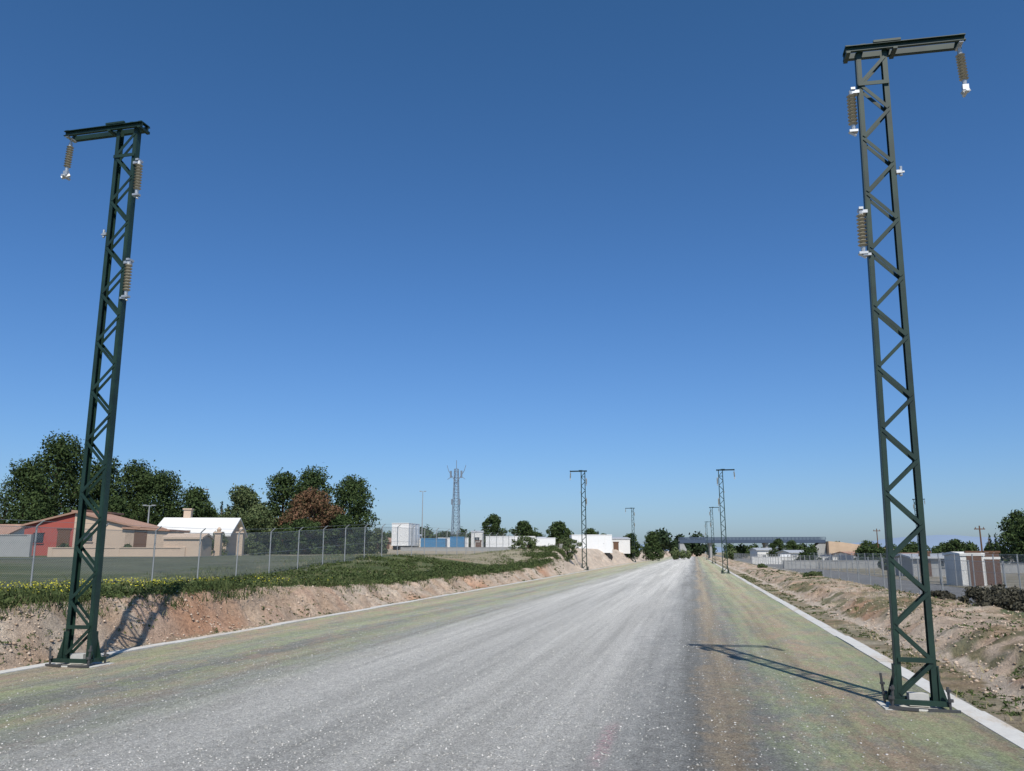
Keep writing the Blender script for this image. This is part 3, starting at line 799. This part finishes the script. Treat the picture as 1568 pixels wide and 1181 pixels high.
m.obj('antennas',mtw,E)
def lamp(u,v,h,z):
    X,Y=P(u,v);E=empty('street_lamp',(X,Y,z),rz=PSI);m=MB();m.cyl((0,0,0),(0,0,h),.11,.05,8);m.beam((-.35,0,h-.02),(.35,0,h-.02),.06,.06);m.obj('pole',mpost,E)
    m=MB()
    for s in(-1,1):m.box((s*.4,0,h+.02),(.35,.22,.09));m.box((s*.4,0,h-.04),(.24,.16,.04))
    m.obj('lamp_heads',mpost,E)
lamp(-15.2,140,10.2,1.6); lamp(-33.5,89,6.8,1.5); lamp(-33,75,4.4,1.4)
for u,v,h in((57,101,5),(66,150,6)): 
    X,Y=P(u,v);m=MB();m.cyl((0,0,0),(0,0,h),.12,.08,8);m.box((0,0,h-.4),(1.3,.1,.12));m.cyl((-.5,0,h-.34),(-.5,0,h-.15),.05,.04,6);m.cyl((.5,0,h-.34),(.5,0,h-.15),.05,.04,6);m.obj('utility_pole',mbr,None,(X,Y,-.2),PSI)
# distant hills
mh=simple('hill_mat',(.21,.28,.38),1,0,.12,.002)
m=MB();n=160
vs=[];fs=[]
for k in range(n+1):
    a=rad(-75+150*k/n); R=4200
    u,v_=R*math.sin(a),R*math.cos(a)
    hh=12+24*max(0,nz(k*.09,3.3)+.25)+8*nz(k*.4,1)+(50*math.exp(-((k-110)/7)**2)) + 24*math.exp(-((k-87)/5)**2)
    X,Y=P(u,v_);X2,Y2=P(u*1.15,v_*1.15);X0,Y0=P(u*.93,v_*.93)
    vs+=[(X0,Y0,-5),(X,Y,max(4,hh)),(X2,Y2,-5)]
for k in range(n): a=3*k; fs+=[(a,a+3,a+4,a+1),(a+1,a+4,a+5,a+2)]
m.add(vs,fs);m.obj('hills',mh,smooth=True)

# ------------------------------------------------ light, sky, camera
el=rad(52); az=(.375,-.927)
wd=bpy.data.worlds.new('World');scene.world=wd;wd.use_nodes=True
nt=wd.node_tree;bg=nt.nodes['Background']
sk=nt.nodes.new('ShaderNodeTexSky');sk.sky_type='NISHITA';sk.sun_disc=False;sk.sun_elevation=el;sk.sun_rotation=math.atan2(az[0],az[1])
sk.altitude=0;sk.air_density=1.0;sk.dust_density=.8;sk.ozone_density=3.0
tc=nt.nodes.new('ShaderNodeTexCoord');sz=nt.nodes.new('ShaderNodeSeparateXYZ');nt.links.new(tc.outputs['Generated'],sz.inputs[0])
tint=ramp(nt,sz.outputs[2],[(0.0,(.68,.84,1.16)),(.12,(.58,.82,1.14)),(.30,(.49,.80,1.14)),(.62,(.40,.76,1.02))])
nt.links.new(mix(nt,1,sk.outputs[0],tint,'MULTIPLY'),bg.inputs[0]);bg.inputs[1].default_value=.105
L=bpy.data.lights.new('sun','SUN');L.energy=4.7;L.angle=rad(.5);L.color=(1,.94,.85)
o=bpy.data.objects.new('sun',L);COL.objects.link(o)
d=Vector((-az[0]*math.cos(el),-az[1]*math.cos(el),-math.sin(el)))
o.rotation_euler=d.to_track_quat('-Z','Y').to_euler()
cam=bpy.data.cameras.new('camera');co=bpy.data.objects.new('camera',cam);COL.objects.link(co);scene.camera=co
cam.sensor_fit='HORIZONTAL';cam.sensor_width=36;cam.lens=1250/1568*36;cam.clip_end=20000;cam.clip_start=.05
co.location=(0,0,CAMZ);co.rotation_euler=(rad(90+11.53),0,PSI)
scene.view_settings.view_transform='Standard';scene.view_settings.look='None';scene.view_settings.exposure=0
